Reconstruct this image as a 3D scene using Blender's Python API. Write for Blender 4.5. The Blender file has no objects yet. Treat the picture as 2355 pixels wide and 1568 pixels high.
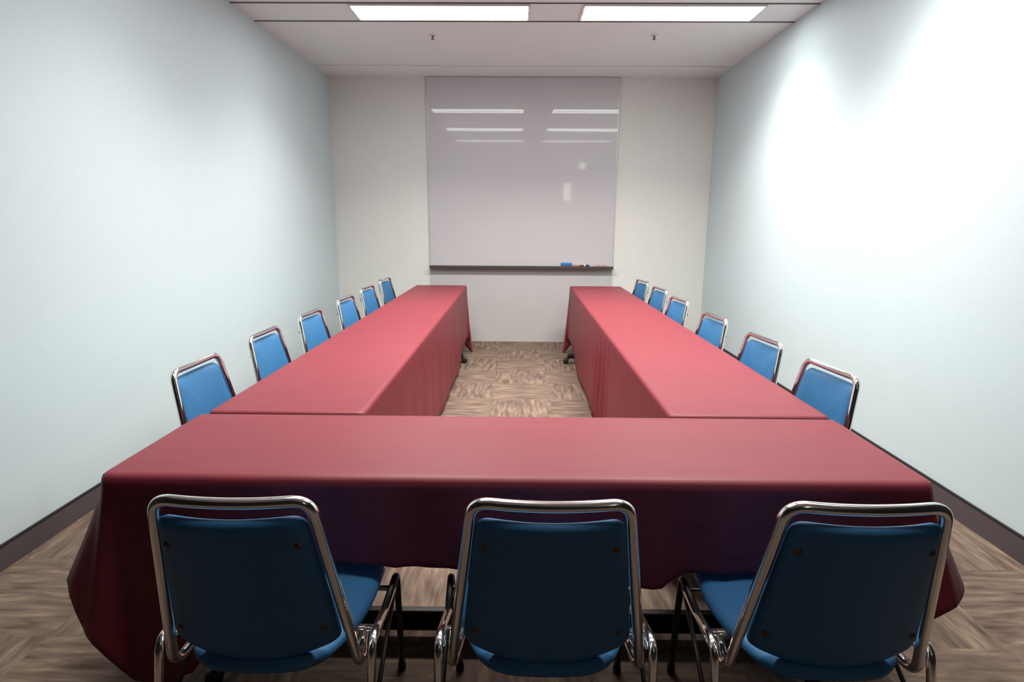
import bpy, bmesh, math, random
from mathutils import Vector, Matrix

sc = bpy.context.scene
COL = sc.collection
PI = math.pi

# ------------------------------------------------------------------ materials
def mat(name, color, rough=0.6, metal=0.0, spec=0.5, sheen=0.0, coat=0.0):
    m = bpy.data.materials.new(name); m.use_nodes = True
    b = m.node_tree.nodes['Principled BSDF']
    b.inputs['Base Color'].default_value = (*color, 1)
    b.inputs['Roughness'].default_value = rough
    b.inputs['Metallic'].default_value = metal
    b.inputs['Specular IOR Level'].default_value = spec
    if sheen:
        b.inputs['Sheen Weight'].default_value = sheen
        b.inputs['Sheen Roughness'].default_value = 0.5
    if coat:
        b.inputs['Coat Weight'].default_value = coat
        b.inputs['Coat Roughness'].default_value = 0.03
    return m

def nodes(m):
    return m.node_tree.nodes, m.node_tree.links, m.node_tree.nodes['Principled BSDF']

def add_noise(m, c1, c2, scale=(40, 40, 40), nscale=1.0, detail=3, bump=0.0, dist=0.001, lo=0.35, hi=0.65):
    n, l, b = nodes(m)
    tc = n.new('ShaderNodeTexCoord'); mp = n.new('ShaderNodeMapping')
    mp.inputs['Scale'].default_value = scale
    no = n.new('ShaderNodeTexNoise'); no.inputs['Scale'].default_value = nscale; no.inputs['Detail'].default_value = detail
    cr = n.new('ShaderNodeValToRGB')
    cr.color_ramp.elements[0].position = lo; cr.color_ramp.elements[1].position = hi
    cr.color_ramp.elements[0].color = (*c1, 1); cr.color_ramp.elements[1].color = (*c2, 1)
    l.new(tc.outputs['Object'], mp.inputs['Vector']); l.new(mp.outputs['Vector'], no.inputs['Vector'])
    l.new(no.outputs['Fac'], cr.inputs['Fac']); l.new(cr.outputs['Color'], b.inputs['Base Color'])
    if bump:
        bp = n.new('ShaderNodeBump'); bp.inputs['Strength'].default_value = bump; bp.inputs['Distance'].default_value = dist
        l.new(no.outputs['Fac'], bp.inputs['Height']); l.new(bp.outputs['Normal'], b.inputs['Normal'])
    return m

M = {}
M['wall_side'] = add_noise(mat('pale_blue_paint', (.62, .72, .75), .7, spec=.2), (.595, .695, .72), (.61, .705, .73), (1, 1, 1), 60, 2, .05, .0008)
M['wall_back'] = add_noise(mat('warm_white_paint', (.70, .69, .65), .7, spec=.2), (.76, .755, .715), (.78, .775, .735), (1, 1, 1), 60, 2, .05, .0008)
M['wall_rear'] = add_noise(mat('dark_unseen_wall', (.03, .03, .032), .95, spec=.1), (.025, .025, .027), (.035, .035, .037), (1, 1, 1), 90, 2)  # invented dark tone for unseen walls, keeps the near cloth and chair backs dim
M['ceiling'] = add_noise(mat('ceiling_tile', (.72, .74, .73), .9, spec=.1), (.82, .865, .86), (.85, .885, .88), (1, 1, 1), 120, 3, .1, .0008)
M['panel'] = mat('lower_wall_panel', (.54, .525, .525), .5, spec=.3)
M['seam'] = mat('ceiling_reveal', (.10, .09, .085), .7)
M['seam_soft'] = mat('ceiling_joint', (.64, .64, .63), .8)
M['baseboard'] = mat('charcoal_vinyl_base', (.085, .068, .075), .45)
M['baseboard_lip'] = mat('black_base_lip', (.012, .012, .012), .5)
M['board'] = mat('whiteboard_enamel', (.60, .58, .595), .3, spec=.3, coat=.6)
M['alu'] = mat('aluminium_trim', (.62, .61, .62), .35, metal=.6)
M['tray'] = mat('bronze_tray', (.085, .068, .058), .4, metal=.3)
M['chrome'] = mat('chrome', (.86, .84, .80), .16, metal=1.0)
M['dark_steel'] = mat('dark_steel', (.022, .018, .016), .4, metal=.6)
M['grey_metal'] = mat('grey_metal', (.16, .15, .15), .5, metal=.3)
M['black'] = mat('black_rubber', (.008, .008, .009), .5)
M['brass'] = mat('aged_brass_rivet', (.16, .10, .05), .45, metal=.9)
M['laminate'] = mat('brown_table_laminate', (.10, .07, .05), .5)
M['white_metal'] = mat('white_enamel', (.75, .74, .72), .5)
M['blue_felt'] = mat('blue_eraser', (.02, .17, .46), .6)
M['felt_grey'] = mat('grey_felt', (.10, .09, .09), .9)
M['cap_black'] = mat('black_cap', (.02, .02, .022), .4)
M['barrel_white'] = mat('white_barrel', (.70, .70, .72), .4)
M['barrel_orange'] = mat('brown_orange_barrel', (.42, .20, .07), .4)
M['barrel_pink'] = mat('pink_barrel', (.55, .28, .30), .4)

def fabric(name, c1, c2, sheen, rough=.75, wv=900):
    m = mat(name, c1, rough, spec=.30, sheen=sheen)
    n, l, b = nodes(m)
    tc = n.new('ShaderNodeTexCoord')
    mp = n.new('ShaderNodeMapping'); mp.inputs['Scale'].default_value = (3, 40, 40)
    no = n.new('ShaderNodeTexNoise'); no.inputs['Scale'].default_value = 1.2; no.inputs['Detail'].default_value = 4
    cr = n.new('ShaderNodeValToRGB')
    cr.color_ramp.elements[0].color = (*c1, 1); cr.color_ramp.elements[1].color = (*c2, 1)
    cr.color_ramp.elements[0].position = .3; cr.color_ramp.elements[1].position = .7
    l.new(tc.outputs['Object'], mp.inputs['Vector']); l.new(mp.outputs['Vector'], no.inputs['Vector'])
    l.new(no.outputs['Fac'], cr.inputs['Fac']); l.new(cr.outputs['Color'], b.inputs['Base Color'])
    n2 = n.new('ShaderNodeTexNoise'); n2.inputs['Scale'].default_value = 3.2; n2.inputs['Detail'].default_value = 3
    l.new(tc.outputs['Object'], n2.inputs['Vector'])
    bp = n.new('ShaderNodeBump'); bp.inputs['Strength'].default_value = .25; bp.inputs['Distance'].default_value = .02
    l.new(n2.outputs['Fac'], bp.inputs['Height']); l.new(bp.outputs['Normal'], b.inputs['Normal'])
    b.inputs['Sheen Tint'].default_value = (1, .9, .9, 1)
    return m
M['cloth'] = fabric('burgundy_tablecloth', (.198, .0235, .035), (.22, .029, .042), .0, .48)

def vinyl(name, c1, c2):
    m = mat(name, c1, .5, spec=.4)
    n, l, b = nodes(m)
    tc = n.new('ShaderNodeTexCoord')
    vo = n.new('ShaderNodeTexVoronoi'); vo.inputs['Scale'].default_value = 160
    cr = n.new('ShaderNodeValToRGB')
    cr.color_ramp.elements[0].color = (*c1, 1); cr.color_ramp.elements[1].color = (*c2, 1)
    l.new(tc.outputs['Object'], vo.inputs['Vector']); l.new(vo.outputs['Distance'], cr.inputs['Fac'])
    l.new(cr.outputs['Color'], b.inputs['Base Color'])
    bp = n.new('ShaderNodeBump'); bp.inputs['Strength'].default_value = .15; bp.inputs['Distance'].default_value = .001
    l.new(vo.outputs['Distance'], bp.inputs['Height']); l.new(bp.outputs['Normal'], b.inputs['Normal'])
    return m
M['blue'] = vinyl('blue_vinyl', (.034, .155, .335), (.042, .178, .375))

def emit(name, color, strength):
    m = bpy.data.materials.new(name); m.use_nodes = True
    n, l, b = nodes(m)
    b.inputs['Base Color'].default_value = (.8, .8, .8, 1)
    b.inputs['Emission Color'].default_value = (*color, 1)
    b.inputs['Emission Strength'].default_value = strength
    return m
M['diffuser'] = emit('lit_diffuser', (.97, 1, .98), 15.0)
M['diffuser_dim'] = emit('dim_diffuser', (.97, 1, .98), 7.0)
M['lamp_spine'] = emit('lit_diffuser_spine', (1, .985, .95), .62)
M['lit_pane'] = emit('lit_pane', (1, .98, .92), 5.0)

def carpet():
    m = mat('carpet_tiles', (.2, .15, .12), .95, spec=.1)
    n, l, b = nodes(m)
    tc = n.new('ShaderNodeTexCoord')
    sep = n.new('ShaderNodeSeparateXYZ'); l.new(tc.outputs['Object'], sep.inputs[0])
    def math_(op, a, bval=None):
        k = n.new('ShaderNodeMath'); k.operation = op
        for i, v in enumerate((a, bval)):
            if v is None: continue
            if isinstance(v, (int, float)): k.inputs[i].default_value = v
            else: l.new(v, k.inputs[i])
        return k.outputs[0]
    T = .5
    fx = math_('FLOOR', math_('DIVIDE', math_('ADD', sep.outputs[0], .22), T))
    fy = math_('FLOOR', math_('DIVIDE', math_('ADD', sep.outputs[1], .10), T))
    par = math_('FLOORED_MODULO', math_('ADD', fx, fy), 2.0)
    def streak(scale, seed):
        mp = n.new('ShaderNodeMapping'); mp.inputs['Scale'].default_value = scale; mp.inputs['Location'].default_value = (seed, seed * 2, 0)
        l.new(tc.outputs['Object'], mp.inputs['Vector'])
        no = n.new('ShaderNodeTexNoise'); no.inputs['Scale'].default_value = 1; no.inputs['Detail'].default_value = 3
        no.inputs['Roughness'].default_value = .55; no.inputs['Distortion'].default_value = .25
        l.new(mp.outputs['Vector'], no.inputs['Vector'])
        return no.outputs['Fac']
    a = streak((4.6, 28, 1), 3.1); c = streak((28, 4.6, 1), 7.7)
    mx = n.new('ShaderNodeMix'); mx.data_type = 'FLOAT'
    l.new(par, mx.inputs['Factor']); l.new(a, mx.inputs['A']); l.new(c, mx.inputs['B'])
    cr = n.new('ShaderNodeValToRGB')
    e = cr.color_ramp.elements
    e[0].position = .28; e[0].color = (.085, .056, .044, 1)
    e[1].position = .74; e[1].color = (.30, .22, .146, 1)
    k = e.new(.45); k.color = (.148, .105, .082, 1)
    k = e.new(.56); k.color = (.185, .134, .104, 1)
    l.new(mx.outputs['Result'], cr.inputs['Fac']); l.new(cr.outputs['Color'], b.inputs['Base Color'])
    bp = n.new('ShaderNodeBump'); bp.inputs['Strength'].default_value = .4; bp.inputs['Distance'].default_value = .003
    l.new(mx.outputs['Result'], bp.inputs['Height']); l.new(bp.outputs['Normal'], b.inputs['Normal'])
    return m
M['carpet'] = carpet()

# ------------------------------------------------------------------ mesh helpers
def link(name, bm, m, parent=None, smooth=True, loc=None):
    bmesh.ops.recalc_face_normals(bm, faces=bm.faces)
    me = bpy.data.meshes.new(name); bm.to_mesh(me); bm.free()
    if smooth:
        me.polygons.foreach_set('use_smooth', [True] * len(me.polygons))
    for x in (m if isinstance(m, (list, tuple)) else [m]): me.materials.append(x)
    o = bpy.data.objects.new(name, me); COL.objects.link(o)
    if parent: o.parent = parent
    if loc: o.location = loc
    return o

def box(bm, c, s, bevel=0.0, segs=2):
    r = bmesh.ops.create_cube(bm, size=1.0)
    for v in r['verts']:
        v.co = Vector((c[0] + v.co.x * s[0], c[1] + v.co.y * s[1], c[2] + v.co.z * s[2]))
    if bevel:
        es = list({e for v in r['verts'] for e in v.link_edges})
        bmesh.ops.bevel(bm, geom=es, offset=bevel, segments=segs, affect='EDGES', profile=.5)

def fillet(pts, rad, n=7):
    pts = [Vector(p) for p in pts]; out = [pts[0]]
    for i in range(1, len(pts) - 1):
        a, b, c = pts[i - 1], pts[i], pts[i + 1]
        r = rad[i] if isinstance(rad, (list, tuple)) else rad
        u, v = (a - b), (c - b)
        d = min(r, u.length * .49, v.length * .49)
        p, q = b + u.normalized() * d, b + v.normalized() * d
        for k in range(n + 1):
            t = k / n
            out.append(p * (1 - t) ** 2 + b * 2 * t * (1 - t) + q * t * t)
    out.append(pts[-1]); return out

def tube(bm, pts, r, seg=12, caps=True):
    pts = [Vector(p) for p in pts]
    t0 = (pts[1] - pts[0]).normalized()
    ref = Vector((0, 0, 1)) if abs(t0.z) < .9 else Vector((1, 0, 0))
    nrm = (ref - t0 * ref.dot(t0)).normalized()
    rings = []
    for i, p in enumerate(pts):
        if i == 0: t = (pts[1] - p)
        elif i == len(pts) - 1: t = (p - pts[i - 1])
        else: t = (pts[i + 1] - p).normalized() + (p - pts[i - 1]).normalized()
        t.normalize()
        nrm = (nrm - t * nrm.dot(t)).normalized(); bn = t.cross(nrm)
        rings.append([bm.verts.new(p + (nrm * math.cos(2 * PI * k / seg) + bn * math.sin(2 * PI * k / seg)) * r) for k in range(seg)])
    for a, b in zip(rings, rings[1:]):
        for k in range(seg):
            bm.faces.new((a[k], a[(k + 1) % seg], b[(k + 1) % seg], b[k]))
    if caps:
        bm.faces.new(rings[0][::-1]); bm.faces.new(rings[-1])

def lathe(bm, prof, c=(0, 0, 0), axis='z', seg=20):
    rings = []
    for r, h in prof:
        ring = []
        for k in range(seg):
            a = 2 * PI * k / seg; x, y = max(r, 1e-5) * math.cos(a), max(r, 1e-5) * math.sin(a)
            co = {'z': (x, y, h), 'x': (h, x, y), 'y': (x, h, y)}[axis]
            ring.append(bm.verts.new(Vector(co) + Vector(c)))
        rings.append(ring)
    for a, b in zip(rings, rings[1:]):
        for k in range(seg):
            bm.faces.new((a[k], a[(k + 1) % seg], b[(k + 1) % seg], b[k]))
    bm.faces.new(rings[0][::-1]); bm.faces.new(rings[-1])

def rounded_poly(corners, radii, n=8, sub=10):
    """closed outline with rounded corners, edges subdivided"""
    N = len(corners); out = []
    P = [Vector((*c, 0)) for c in corners]
    for i in range(N):
        a, b, c = P[i - 1], P[i], P[(i + 1) % N]
        r = radii[i]
        u, v = (a - b), (c - b)
        d = min(r, u.length * .49, v.length * .49)
        p, q = b + u.normalized() * d, b + v.normalized() * d
        for k in range(n + 1):
            t = k / n
            out.append(p * (1 - t) ** 2 + b * 2 * t * (1 - t) + q * t * t)
        nxt = P[(i + 1) % N]; w = (b - nxt)
        d2 = min(radii[(i + 1) % N], w.length * .49, (P[(i + 2) % N] - nxt).length * .49)
        e = nxt + w.normalized() * d2
        for k in range(1, sub):
            out.append(q.lerp(e, k / sub))
    return [(p.x, p.y) for p in out]

def cushion(bm, outline, centre, T, place, crown_f=.012, crown_b=.0, rings=(.25, .5, .7, .84, .93, .98, 1.0)):
    """pad with soft rim. place(x, y, d) maps outline plane + depth to 3D; T thickness"""
    cx, cy = centre
    def layer(sign):
        R = []
        for r in rings:
            k = max(0.0, (r - .84) / .16)
            off = T / 2 * math.sqrt(max(0, 1 - k * k))
            crown = (crown_f if sign > 0 else crown_b) * (1 - r * r)
            R.append([bm.verts.new(place(cx + (x - cx) * r, cy + (y - cy) * r, sign * off + sign * crown)) for x, y in outline])
        c = bm.verts.new(place(cx, cy, sign * (T / 2 + (crown_f if sign > 0 else crown_b))))
        n = len(outline)
        for k in range(n): bm.faces.new((c, R[0][k], R[0][(k + 1) % n]))
        for a, b in zip(R, R[1:]):
            for k in range(n): bm.faces.new((a[k], b[k], b[(k + 1) % n], a[(k + 1) % n]))
        return R[-1]
    layer(1); layer(-1)
    bmesh.ops.remove_doubles(bm, verts=bm.verts, dist=1e-5)

def thing(name, label, cat, loc=(0, 0, 0), rz=0, group=None):
    o = bpy.data.objects.new(name, None); COL.objects.link(o)
    o.empty_display_size = .1
    o.location = loc; o.rotation_euler = (0, 0, rz); tag(o, label, cat, group); return o

def tag(o, label, cat, group=None):
    o['label'] = label; o['category'] = cat
    if group: o['group'] = group
    return o

def struct(name, bm, m, smooth=False):
    o = link(name, bm, m, smooth=smooth); o['kind'] = 'structure'; return o

def copy_thing(root, loc, rz, label, group=None):
    r = root.copy(); COL.objects.link(r); r.location = loc; r.rotation_euler = (0, 0, rz); r['label'] = label
    if group: r['group'] = group
    for ch in list(root.children):
        c = ch.copy(); COL.objects.link(c); c.parent = r
        for g in ch.children:
            d = g.copy(); COL.objects.link(d); d.parent = c
    return r

# ------------------------------------------------------------------ the room
XL, XR, D, HC, Y0 = -2.246, 2.2885, 7.387, 3.145, -1.6
TH = .12
bm = bmesh.new(); box(bm, ((XL + XR) / 2, (D + Y0) / 2, -.05), (XR - XL + 2 * TH, D - Y0 + 2 * TH, .10)); struct('floor', bm, M['carpet'])
bm = bmesh.new(); box(bm, ((XL + XR) / 2, (D + Y0) / 2, HC + .08), (XR - XL + 2 * TH, D - Y0 + 2 * TH, .16)); struct('ceiling', bm, M['ceiling'])
YW = 1.72      # where the painted walls give way to unseen walls darkened to cut bounce light
bm = bmesh.new(); box(bm, (XL - TH / 2, (D + YW) / 2, HC / 2), (TH, D - YW, HC)); struct('wall_left', bm, M['wall_side'])
bm = bmesh.new(); box(bm, (XR + TH / 2, (D + YW) / 2, HC / 2), (TH, D - YW, HC)); struct('wall_right', bm, M['wall_side'])
bm = bmesh.new(); box(bm, ((XL + XR) / 2, D + TH / 2, HC / 2), (XR - XL + 2 * TH, TH, HC)); struct('wall_back', bm, M['wall_back'])
bm = bmesh.new()
box(bm, (XL - TH / 2, (YW + Y0) / 2, HC / 2), (TH, YW - Y0, HC))
box(bm, (XR + TH / 2, (YW + Y0) / 2, HC / 2), (TH, YW - Y0, HC))
box(bm, ((XL + XR) / 2, Y0 - TH / 2, HC / 2), (XR - XL + 2 * TH, TH, HC))
struct('wall_front', bm, M['wall_rear'])
for nm, x, s, hb in (('baseboard_left', XL, 1, .104), ('baseboard_right', XR, -1, .116)):
    bm = bmesh.new()
    box(bm, (x + s * .005, (D + YW) / 2, hb / 2), (.010, D - YW, hb))
    nf = len(bm.faces)
    box(bm, (x + s * .006, (D + YW) / 2, hb + .0045), (.012, D - YW, .009))
    bm.faces.ensure_lookup_table()
    for f in bm.faces[nf:]: f.material_index = 1
    o = struct(nm, bm, [M['baseboard'], M['baseboard_lip']])
# ceiling reveals across the room
tn = 1
def ctrim(c, s, m):
    global tn
    bm = bmesh.new(); box(bm, c, s); struct('trim_%d' % tn, bm, m); tn += 1
CX = (XL + XR) / 2
for y, w, m in ((5.415, .022, 'seam'), (4.985, .022, 'seam'), (3.52, .022, 'seam'), (3.09, .022, 'seam'), (1.925, .022, 'seam'), (1.495, .022, 'seam'), (6.88, .012, 'seam_soft')):
    ctrim((CX, y, HC - .002), (XR - XL, w, .004), M[m])
# lower panel under the whiteboard
WL, WR, WZ = -1.098, 1.160, .952
ctrim(((WL + WR) / 2, D - .006, (WZ - .01) / 2), (WR - WL, .012, WZ - .01), M['panel'])

# unseen glowing panes added behind the viewer for the bright patches in the whiteboard
for nm, c, sz in (('added_pane_1', (1.275, 2.26), (.20, .44)), ('added_pane_2', (1.66, 2.93), (.17, .17))):
    bm = bmesh.new(); box(bm, (c[0], Y0 + .004, c[1]), (sz[0], .008, sz[1])); nf = len(bm.faces)
    for sx in (-1, 1): box(bm, (c[0] + sx * (sz[0] / 2 + .012), Y0 + .008, c[1]), (.024, .016, sz[1] + .048))
    for sz_ in (-1, 1): box(bm, (c[0], Y0 + .008, c[1] + sz_ * (sz[1] / 2 + .012)), (sz[0], .016, .024))
    bm.faces.ensure_lookup_table()
    for f in bm.faces[nf:]: f.material_index = 1
    struct(nm, bm, [M['lit_pane'], M['dark_steel']])

# ------------------------------------------------------------------ ceiling lights
def make_light(label):
    L, Wd = 1.42, .36
    t = thing('ceiling_light', label, 'light', (0, 0, 0), 0, 'recessed fluorescent ceiling lights')
    bm = bmesh.new()                                              # rim around the lens
    w = .016
    for sx in (-1, 1): box(bm, (sx * (L / 2 - w / 2), 0, HC - .006), (w, Wd, .012))
    for sy in (-1, 1): box(bm, (0, sy * (Wd / 2 - w / 2), HC - .006), (L - 2 * w, w, .012))
    link('frame', bm, M['white_metal'], t, smooth=False)
    bm = bmesh.new()                                              # two shallow lit troughs
    n = 10; l = L / 2 - w
    for sy in (-1, 1):
        prev = None
        for k in range(n + 1):
            a = k / n; y = sy * (.006 + a * (Wd / 2 - w - .006)); z = HC - .002 - .012 * math.sin(PI * a)
            v = (bm.verts.new((-l, y, z)), bm.verts.new((l, y, z)))
            if prev: bm.faces.new((prev[0], prev[1], v[1], v[0]))
            prev = v
    link('diffuser', bm, M['diffuser'], t)
    bm = bmesh.new(); box(bm, (0, 0, HC - .009), (L - 2 * w, .014, .016)); link('spine', bm, M['lamp_spine'], t, smooth=False)
    return t
LIGHT_W = 31
rows = [(5.19, ('left of the two lit recessed ceiling lights near the whiteboard wall', 'right of the two lit recessed ceiling lights near the whiteboard wall'), 1.15),
        (3.30, ('left recessed ceiling light of the middle row, above the U of tables', 'right recessed ceiling light of the middle row, above the U of tables'), 1.08),
        (1.70, ('left recessed ceiling light above the front table', 'right recessed ceiling light above the front table'), .08)]
proto_light = None
for y, labs, pw in rows:
    for x, lab in zip((-.637, 1.195), labs):
        if proto_light is None:
            proto_light = make_light(lab); o = proto_light; o.location = (x, y, 0)
        else: o = copy_thing(proto_light, (x, y, 0), 0, lab)
        for ch in list(o.children):
            if ch.type == 'LIGHT': bpy.data.objects.remove(ch)
        if pw < .5:                                     # this pair is only dimly lit
            for ch in o.children:
                if ch.name.startswith('diffuser'):
                    ch.data = ch.data.copy(); ch.data.materials[0] = M['diffuser_dim']
        ld = bpy.data.lights.new('fluorescent_lamp', 'AREA'); ld.shape = 'RECTANGLE'; ld.size = 1.14; ld.size_y = .30
        ld.energy = LIGHT_W * pw; ld.color = (1.0, .955, .90); ld.spread = math.radians(128)
        lo = bpy.data.objects.new('fluorescent_lamp', ld); COL.objects.link(lo); lo.parent = o
        lo.location = (0, 0, HC - .022)
# sprinklers
def sprinkler(x, y, label):
    t = thing('sprinkler_head', label, 'sprinkler', (x, y, HC), 0, 'ceiling sprinklers')
    bm = bmesh.new(); lathe(bm, [(.032, 0), (.032, -.004), (.022, -.008)], seg=24); link('escutcheon', bm, M['white_metal'], t)
    bm = bmesh.new(); lathe(bm, [(.011, -.008), (.011, -.022), (.007, -.024), (.007, -.034)], seg=16); link('body', bm, M['grey_metal'], t)
    bm = bmesh.new(); lathe(bm, [(.004, -.034), (.016, -.036), (.016, -.039), (.004, -.040)], seg=16); link('deflector', bm, M['grey_metal'], t)
    return t
sprinkler(-.794, 5.79, 'small pendent sprinkler head on ceiling below the left light')
sprinkler(1.20, 5.78, 'small pendent sprinkler head on ceiling below the right light')

# ------------------------------------------------------------------ whiteboard
t = thing('whiteboard', 'large glossy whiteboard on back wall reaching up to the ceiling', 'whiteboard', ((WL + WR) / 2, D, WZ))
bw, bh = WR - WL, HC - WZ - .004
bm = bmesh.new(); box(bm, (0, -.009, bh / 2), (bw - .01, .018, bh - .01)); link('writing_surface', bm, M['board'], t, smooth=False)
bm = bmesh.new()
for sx in (-1, 1): box(bm, (sx * (bw / 2 - .004), -.010, bh / 2), (.008, .020, bh))
box(bm, (0, -.010, bh - .004), (bw, .020, .008))
link('frame', bm, M['alu'], t, smooth=False)
bm = bmesh.new()
box(bm, (0, -.050, -.006), (bw - .005, .085, .012), .003)
box(bm, (0, -.089, -.010), (bw - .005, .008, .036), .003)
link('marker_tray', bm, M['tray'], t, smooth=False)
TZ = WZ
# eraser and markers lying in the tray
t = thing('board_eraser', 'blue whiteboard eraser on the marker tray', 'eraser', (.585, D - .050, TZ + .001))
bm = bmesh.new(); box(bm, (0, 0, .030), (.135, .052, .036), .008, 3); link('body', bm, M['blue_felt'], t)
bm = bmesh.new(); box(bm, (0, 0, .006), (.128, .046, .012), .002); link('felt_pad', bm, M['felt_grey'], t)
def marker(x, y, rz, m, mc, label):
    t = thing('marker', label, 'marker', (x, y, TZ + .001), rz, 'markers on the whiteboard tray')
    bm = bmesh.new(); lathe(bm, [(.008, -.065), (.0120, -.062), (.0120, .022), (.010, .024)], (0, 0, .0121), 'x', 16); link('barrel', bm, m, t)
    bm = bmesh.new(); lathe(bm, [(.0121, .022), (.0121, .064), (.009, .068)], (0, 0, .0122), 'x', 16); link('cap', bm, mc, t)
marker(.730, D - .052, .0, M['barrel_orange'], M['cap_black'], 'brown marker with black cap beside the blue eraser')
marker(.800, D - .027, .03, M['barrel_white'], M['cap_black'], 'white barrelled marker with black cap behind the brown marker')
marker(1.015, D - .045, PI, M['barrel_pink'], M['barrel_pink'], 'pinkish marker at the right end of the tray')

# ------------------------------------------------------------------ tablecloths
def interp(keys, u):
    keys = sorted(keys)
    ks = [(k[0] - 4, *k[1:]) for k in keys] + keys + [(k[0] + 4, *k[1:]) for k in keys]
    for a, b in zip(ks, ks[1:]):
        if a[0] <= u <= b[0]:
            t = (u - a[0]) / max(b[0] - a[0], 1e-9); t = t * t * (3 - 2 * t)
            return [a[i] + (b[i] - a[i]) * t for i in range(1, len(a))]

def make_cloth(name, x0, x1, y0, y1, zt, keys, label, group, waves=None, nside=(90, 40, 90, 40), rr=.018, taper=None, pull=None, cr=.03):
    """keys: (u, hem depth, outward flare at hem); u 0-1 near side, 1-2 right, 2-3 far, 3-4 left"""
    cs = [(x0, y0), (x1, y0), (x1, y1), (x0, y1)]
    dirs = [(1, 0), (0, 1), (-1, 0), (0, -1)]
    nrms = [(0, -1), (1, 0), (0, 1), (-1, 0)]
    ring = []
    for s in range(4):
        A, B = Vector(cs[s]), Vector(cs[(s + 1) % 4]); d = Vector(dirs[s]); L = (B - A).length
        for k in range(nside[s] + 1):
            w = k / nside[s]; w = w * .6 + .4 * (.5 - .5 * math.cos(PI * w))
            p = A + d * (cr + (L - 2 * cr) * w)
            ring.append((p, Vector(nrms[s]), s + .02 + .96 * w))
        n0, n1 = Vector(nrms[s]), Vector(nrms[(s + 1) % 4]); c = B - n0 * cr - n1 * cr
        for k in range(1, 10):
            a = k / 10 * PI / 2; nn = n0 * math.cos(a) + n1 * math.sin(a)
            ring.append((c + nn * cr, nn, (s + .98 + .04 * k / 10) % 4))
    bm = bmesh.new(); rows_ = []
    rows_.append([bm.verts.new((p.x - n.x * (rr * .4 + cr * .6), p.y - n.y * (rr * .4 + cr * .6), zt)) for p, n, u in ring])
    rows_.append([bm.verts.new((p.x - n.x * rr, p.y - n.y * rr, zt)) for p, n, u in ring])
    for k in range(1, 5):
        a = k / 4 * PI / 2
        rows_.append([bm.verts.new((p.x - n.x * rr * (1 - math.sin(a)), p.y - n.y * rr * (1 - math.sin(a)), zt - rr * (1 - math.cos(a)))) for p, n, u in ring])
    NR = 18
    for k in range(1, NR + 1):
        t = k / NR; row = []
        for p, n, u in ring:
            dep, fl = interp(keys, u)
            dep = max(dep, rr + .004)
            o = fl * (t ** 1.15)
            if waves: o += waves(u, p) * min(1, t * 1.6)
            dy = 0
            if pull: dy = pull[1] * t * max(0, 1 - abs(u - pull[0]) / .05)
            row.append(bm.verts.new((p.x + n.x * o, p.y + n.y * o + dy, zt - rr - (dep - rr) * t)))
        rows_.append(row)
    N = len(ring)
    for a, b in zip(rows_, rows_[1:]):
        for k in range(N): bm.faces.new((a[k], b[k], b[(k + 1) % N], a[(k + 1) % N]))
    bm.faces.new(rows_[0])
    if taper:                                  # (x of the straight edge, widening at the near end)
        for v in bm.verts:
            v.co.x = taper[0] + (v.co.x - taper[0]) * (1 + taper[1] * max(0, 1 - (v.co.y - y0) / (y1 - y0)))
    o = link(name, bm, M['cloth']); tag(o, label, 'tablecloth', group)
    for p in o.data.polygons:
        if len(p.vertices) > 4: p.use_smooth = False
    sd = o.modifiers.new('thickness', 'SOLIDIFY'); sd.thickness = .003; sd.offset = -1
    return o

ZT = .758
FX0, FX1, FY0, FY1 = -1.262, 1.245, 1.630, 2.228
def ff(x): return (x - FX0) / (FX1 - FX0)
front_keys = [(0.02, .70, .0), (.06, .715, .01), (.095, .66, .01), (.15, .275, .012), (ff(-.42), .272, .012), (ff(-.36), .278, .014), (ff(-.18), .282, .014),
              (ff(.07), .27, .012), (ff(.30), .29, .012), (ff(.36), .335, .014), (ff(.44), .342, .014), (ff(.50), .29, .012), (ff(1.02), .28, .012), (.955, .40, .01), (.98, .46, .02),
              (1.0, .36, .10), (1.02, .335, .135), (1.12, .32, .09), (1.5, .30, .05), (1.93, .30, .02), (1.98, .05, .0),
              (2 + (1 - ff(.60)), .05, .0), (2 + (1 - ff(.555)), .20, .0), (2.5, .26, .0), (2 + (1 - ff(-.565)), .20, .0), (2 + (1 - ff(-.605)), .05, .0),
              (3.0, .05, .0), (3.06, .28, .02), (3.5, .30, .05), (3.88, .31, .10), (3.98, .34, .15), (0.0, .50, .09)]
def fw(u, p):
    if u < 1: return .005 * math.sin(u * 60) + .003 * math.sin(u * 143 + 1)
    return 0
make_cloth('tablecloth', FX0, FX1, FY0, FY1, ZT, front_keys, 'burgundy cloth over the wide front table nearest the viewer', 'burgundy tablecloths', fw, rr=.028, cr=.05)

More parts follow.
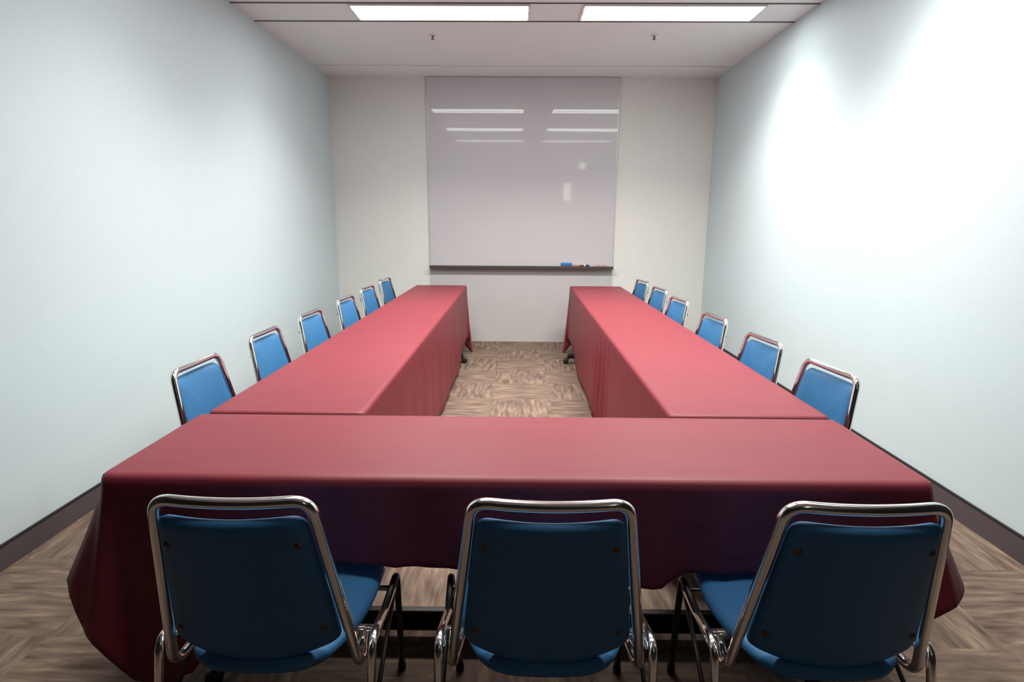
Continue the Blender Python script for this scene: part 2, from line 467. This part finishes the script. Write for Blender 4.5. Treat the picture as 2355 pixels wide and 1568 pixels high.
SY0, SY1 = 2.236, 6.95
left_keys = [(0.02, .03, 0), (.98, .03, 0), (1.02, .60, .0), (1.05, .728, .012), (1.5, .733, .012), (1.70, .735, .015), (1.78, .70, .015), (1.82, .61, .014), (1.90, .58, .015), (1.955, .60, .03), (1.978, .68, .07), (2.0, .745, .115),
             (2.02, .68, .07), (2.15, .45, .03), (2.5, .40, .02), (2.95, .40, .02), (3.0, .40, .05), (3.04, .27, .01), (3.5, .262, .006), (3.96, .26, .005), (3.985, .06, 0)]
right_keys = [(0.02, .03, 0), (.98, .03, 0), (1.02, .06, 0), (1.04, .26, .005), (1.5, .262, .006), (1.96, .27, .01), (2.0, .40, .05), (2.05, .40, .02), (2.5, .40, .02), (2.85, .45, .03),
              (2.98, .66, .07), (3.0, .745, .115), (3.022, .68, .07), (3.045, .60, .03), (3.10, .58, .015), (3.18, .61, .014), (3.22, .70, .015), (3.30, .735, .015), (3.5, .733, .012), (3.95, .728, .012), (3.98, .60, .0)]
def lw(u, p):
    if 1 < u < 2: return .004 * math.sin(p.y * 7.0) + .003 * math.sin(p.y * 17)
    return 0
def rw(u, p):
    if 3 < u < 4:
        g = math.exp(-((p.y - 4.15) / .35) ** 2)
        return .004 * math.sin(p.y * 6.0) + g * .016 * math.sin(p.y * 33)
    return 0
make_cloth('tablecloth', -1.206, -.606, SY0, SY1, ZT, left_keys, 'burgundy cloth over the long table run by the left wall', 'burgundy tablecloths', lw, (20, 200, 20, 120), taper=(-.606, .05), pull=(2.0, -.34))
make_cloth('tablecloth', .598, 1.198, SY0, SY1, ZT, right_keys, 'burgundy cloth over the long table run by the right wall', 'burgundy tablecloths', rw, (20, 120, 20, 240), taper=(.598, .062), pull=(3.0, -.34))

# ------------------------------------------------------------------ folding tables under the cloths
def make_table(L, Wd, label, loc, rz, post, feet):
    t = thing('folding_table', label, 'table', loc, rz, 'tables under the burgundy cloths')
    ztop = ZT - .005
    bm = bmesh.new(); box(bm, (0, 0, ztop - .014), (L - .016, Wd - .016, .028), .004); link('tabletop', bm, M['laminate'], t, smooth=False)
    for s in (-1, 1):
        px = post[s > 0]
        bm = bmesh.new()
        box(bm, (px, 0, .38), (.05, .05, .68), .006)
        f0, f1 = feet[s > 0]
        box(bm, (px, (f1 - f0) / 2, .085), (.055, f0 + f1 - .03, .05), .012)
        box(bm, (px, 0, ztop - .036), (.05, Wd - .18, .022), .004)
        leg = link('leg', bm, M['dark_steel'], t, smooth=False)
        for q in (-1, 1):
            foot = f1 if q > 0 else f0
            bm = bmesh.new()
            lathe(bm, [(.020, -.022), (.030, -.018), (.030, .018), (.020, .022)], (px, q * foot, .030), 'x', 18)
            box(bm, (px, q * (foot - .015), .052), (.030, .03, .03), .004)
            c = link('caster', bm, M['black'], leg)
    bm = bmesh.new(); box(bm, ((post[0] + post[1]) / 2, 0, .066), (post[1] - post[0], .035, .080), .006); link('stretcher', bm, M['dark_steel'], t, smooth=False)
    return t
make_table(FX1 - FX0 - .01, FY1 - FY0 - .01, 'table hidden under the front burgundy cloth, its low dark bar showing beneath', ((FX0 + FX1) / 2, (FY0 + FY1) / 2 + .01, 0), 0, (-.985, .985), ((.25, .25), (.25, .25)))
make_table(2.26, .585, 'table with black casters at the far end of the left cloth', (-.906, 5.78, 0), PI / 2, (-.50, .43), ((.25, .25), (.33, .25)))
make_table(2.26, .585, 'table with black casters at the far end of the right cloth', (.898, 5.78, 0), PI / 2, (-.50, .43), ((.25, .25), (.25, .385)))

# ------------------------------------------------------------------ chairs
def make_chair(label, loc, rz, group):
    t = thing('stacking_chair', label, 'chair', loc, rz, group)
    # back frame: chrome hoop, narrow at the top, raked, hooked forward under the seat
    zt, zb, yt, yb = .877, .350, -.250, -.146
    wt, wb = .182, .248
    def bp(x, v, d=0.0):                     # point on the raked back plane, v = height z, d = depth to the front
        k = (v - zb) / (zt - zb)
        return Vector((x, yb + (yt - yb) * k + d * .98, v + d * .19))
    sg = .012
    top = [bp(-wt, zt), bp(-.09, zt - .003, -sg * .75), bp(0, zt - .004, -sg), bp(.09, zt - .003, -sg * .75), bp(wt, zt)]
    pts = [Vector((-wb + .02, yb + .115, zb + .022)), bp(-wb, zb)] + top + [bp(wb, zb), Vector((wb - .02, yb + .115, zb + .022))]
    path = fillet(pts, [0, .05, .085, .04, .04, .04, .085, .05, 0], 9)
    bm = bmesh.new(); tube(bm, path, .0138, 16); link('back_frame', bm, M['chrome'], t)
    # backrest pad, bowed backwards between the posts
    ol = rounded_poly([(-.216, .456), (-.09, .420), (.09, .420), (.216, .456), (.172, .846), (-.172, .846)], [.035, .1, .1, .035, .035, .035], 8, 10)
    def place(x, v, d):
        return bp(x, v, d - .040 * (1 - (x / .22) ** 2) + .004)
    bm = bmesh.new(); cushion(bm, ol, (0, .65), .034, place, .010, .0); link('backrest', bm, M['blue'], t)
    for sx, vz in ((-1, .775), (1, .775), (-1, .515), (1, .515)):
        x = sx * (.152 if vz > .6 else .178)
        c = place(x, vz, -.017)
        bm = bmesh.new(); lathe(bm, [(.0085, .002), (.0085, -.001), (.006, -.0035), (.002, -.0045)], c, 'y', 14); link('rivet', bm, M['brass'], t)
    # seat
    so = rounded_poly([(-.16, -.214), (0, -.228), (.16, -.214), (.243, -.02), (.243, .20), (.20, .232), (-.20, .232), (-.243, .20), (-.243, -.02)], [.10, .12, .10, .12, .05, .05, .05, .05, .12], 8, 6)
    def sp(x, y, d): return Vector((x, y, .4135 + d + .055 * y))
    bm = bmesh.new(); cushion(bm, so, (0, 0), .044, sp, .012, .0); link('seat', bm, M['blue'], t)
    # side frames
    for s in (-1, 1):
        bm = bmesh.new()
        tube(bm, fillet([(s * .268, .262, .012), (s * .282, .168, .425), (s * .274, .02, .398)], [0, .03, 0], 8), .0105, 12)
        lathe(bm, [(.013, 0), (.014, .008), (.012, .03)], (s * .268, .260, 0), 'z', 14)
        link('leg', bm, M['dark_steel'], t)
        bm = bmesh.new()
        tube(bm, fillet([(s * .276, -.238, .012), (s * .281, -.140, .432), (s * .274, .02, .398)], [0, .045, 0], 8), .0115, 12)
        lathe(bm, [(.013, 0), (.014, .008), (.012, .03)], (s * .276, -.236, 0), 'z', 14)
        link('leg', bm, M['chrome'], t)
        bm = bmesh.new()
        tube(bm, [(s * .281, .155, .405), (s * .279, -.05, .27), (s * .278, -.19, .175)], .0065, 10); link('brace', bm, M['dark_steel'], t)
    bm = bmesh.new()
    for y in (-.035, .15):
        tube(bm, [(-.276, y, .383), (.276, y, .383)], .009, 10)
    for s in (-1, 1):
        tube(bm, [(s * .276, -.12, .398), (s * .278, .15, .392)], .009, 10)
        tube(bm, [(s * .218, yb + .11, zb + .020), (s * .276, yb + .10, .396)], .006, 8)
    link('seat_frame', bm, M['chrome'], t)
    return t
GN, GL, GR = 'stacking chairs along the front table', 'stacking chairs along the left wall', 'stacking chairs along the right wall'
c0 = make_chair('blue stacking chair seen from behind, leftmost of three at the front table', (-.657, 1.505, 0), math.radians(0), GN)
copy_thing(c0, (.078, 1.505, 0), 0, 'blue stacking chair seen from behind, middle of three at the front table')
copy_thing(c0, (.798, 1.505, 0), 0, 'blue stacking chair seen from behind, rightmost of three at the front table')
ordl = ['nearest the front table', 'second from the front table', 'third from the front table', 'fourth from the front table', 'fifth from the front table', 'sixth and farthest, by the whiteboard wall']
for i, (x, y, a) in enumerate([(-1.190, 2.56, 1), (-1.198, 3.30, 1), (-1.185, 4.01, 3), (-1.172, 4.81, 3), (-1.20, 5.62, 4), (-1.21, 6.43, 4)]):
    copy_thing(c0, (x, y, 0), math.radians(-90 - a), 'blue chair in the left wall row, ' + ordl[i], GL)
for i, (x, y, a) in enumerate([(1.132, 2.53, 6), (1.11, 3.20, 6), (1.085, 3.97, 6), (1.086, 4.88, 6), (1.11, 5.67, 6), (1.09, 6.39, 6)]):
    copy_thing(c0, (x, y, 0), math.radians(90 + a), 'blue chair in the right wall row, ' + ordl[i], GR)

# ------------------------------------------------------------------ camera, world, view
cam = bpy.data.cameras.new('camera'); co = bpy.data.objects.new('camera', cam); COL.objects.link(co)
fwd = Vector((-0.01040253, 0.9798649, -0.19939049)); rt = Vector((0.99991472, 0.01176776, 0.00566311)); up = Vector((-0.00789547, 0.19931458, 0.97990375))
mw = Matrix((rt, up, -fwd)).transposed().to_4x4(); mw.translation = Vector((0, 0, 1.5083)); co.matrix_world = mw
cam.sensor_width = 36; cam.lens = 1364.243 / 2355 * 36; cam.clip_start = .02
sc.camera = co
w = bpy.data.worlds.new('world'); sc.world = w; w.use_nodes = True
w.node_tree.nodes['Background'].inputs[0].default_value = (.5, .5, .5, 1); w.node_tree.nodes['Background'].inputs[1].default_value = .0
vs = sc.view_settings
vs.view_transform = 'Standard'; vs.look = 'None'; vs.gamma = 1; vs.use_curve_mapping = False; vs.exposure = 0.24
sc.cycles.max_bounces = 10; sc.cycles.diffuse_bounces = 4; sc.cycles.caustics_reflective = False; sc.cycles.caustics_refractive = False
sc.cycles.use_denoising = True
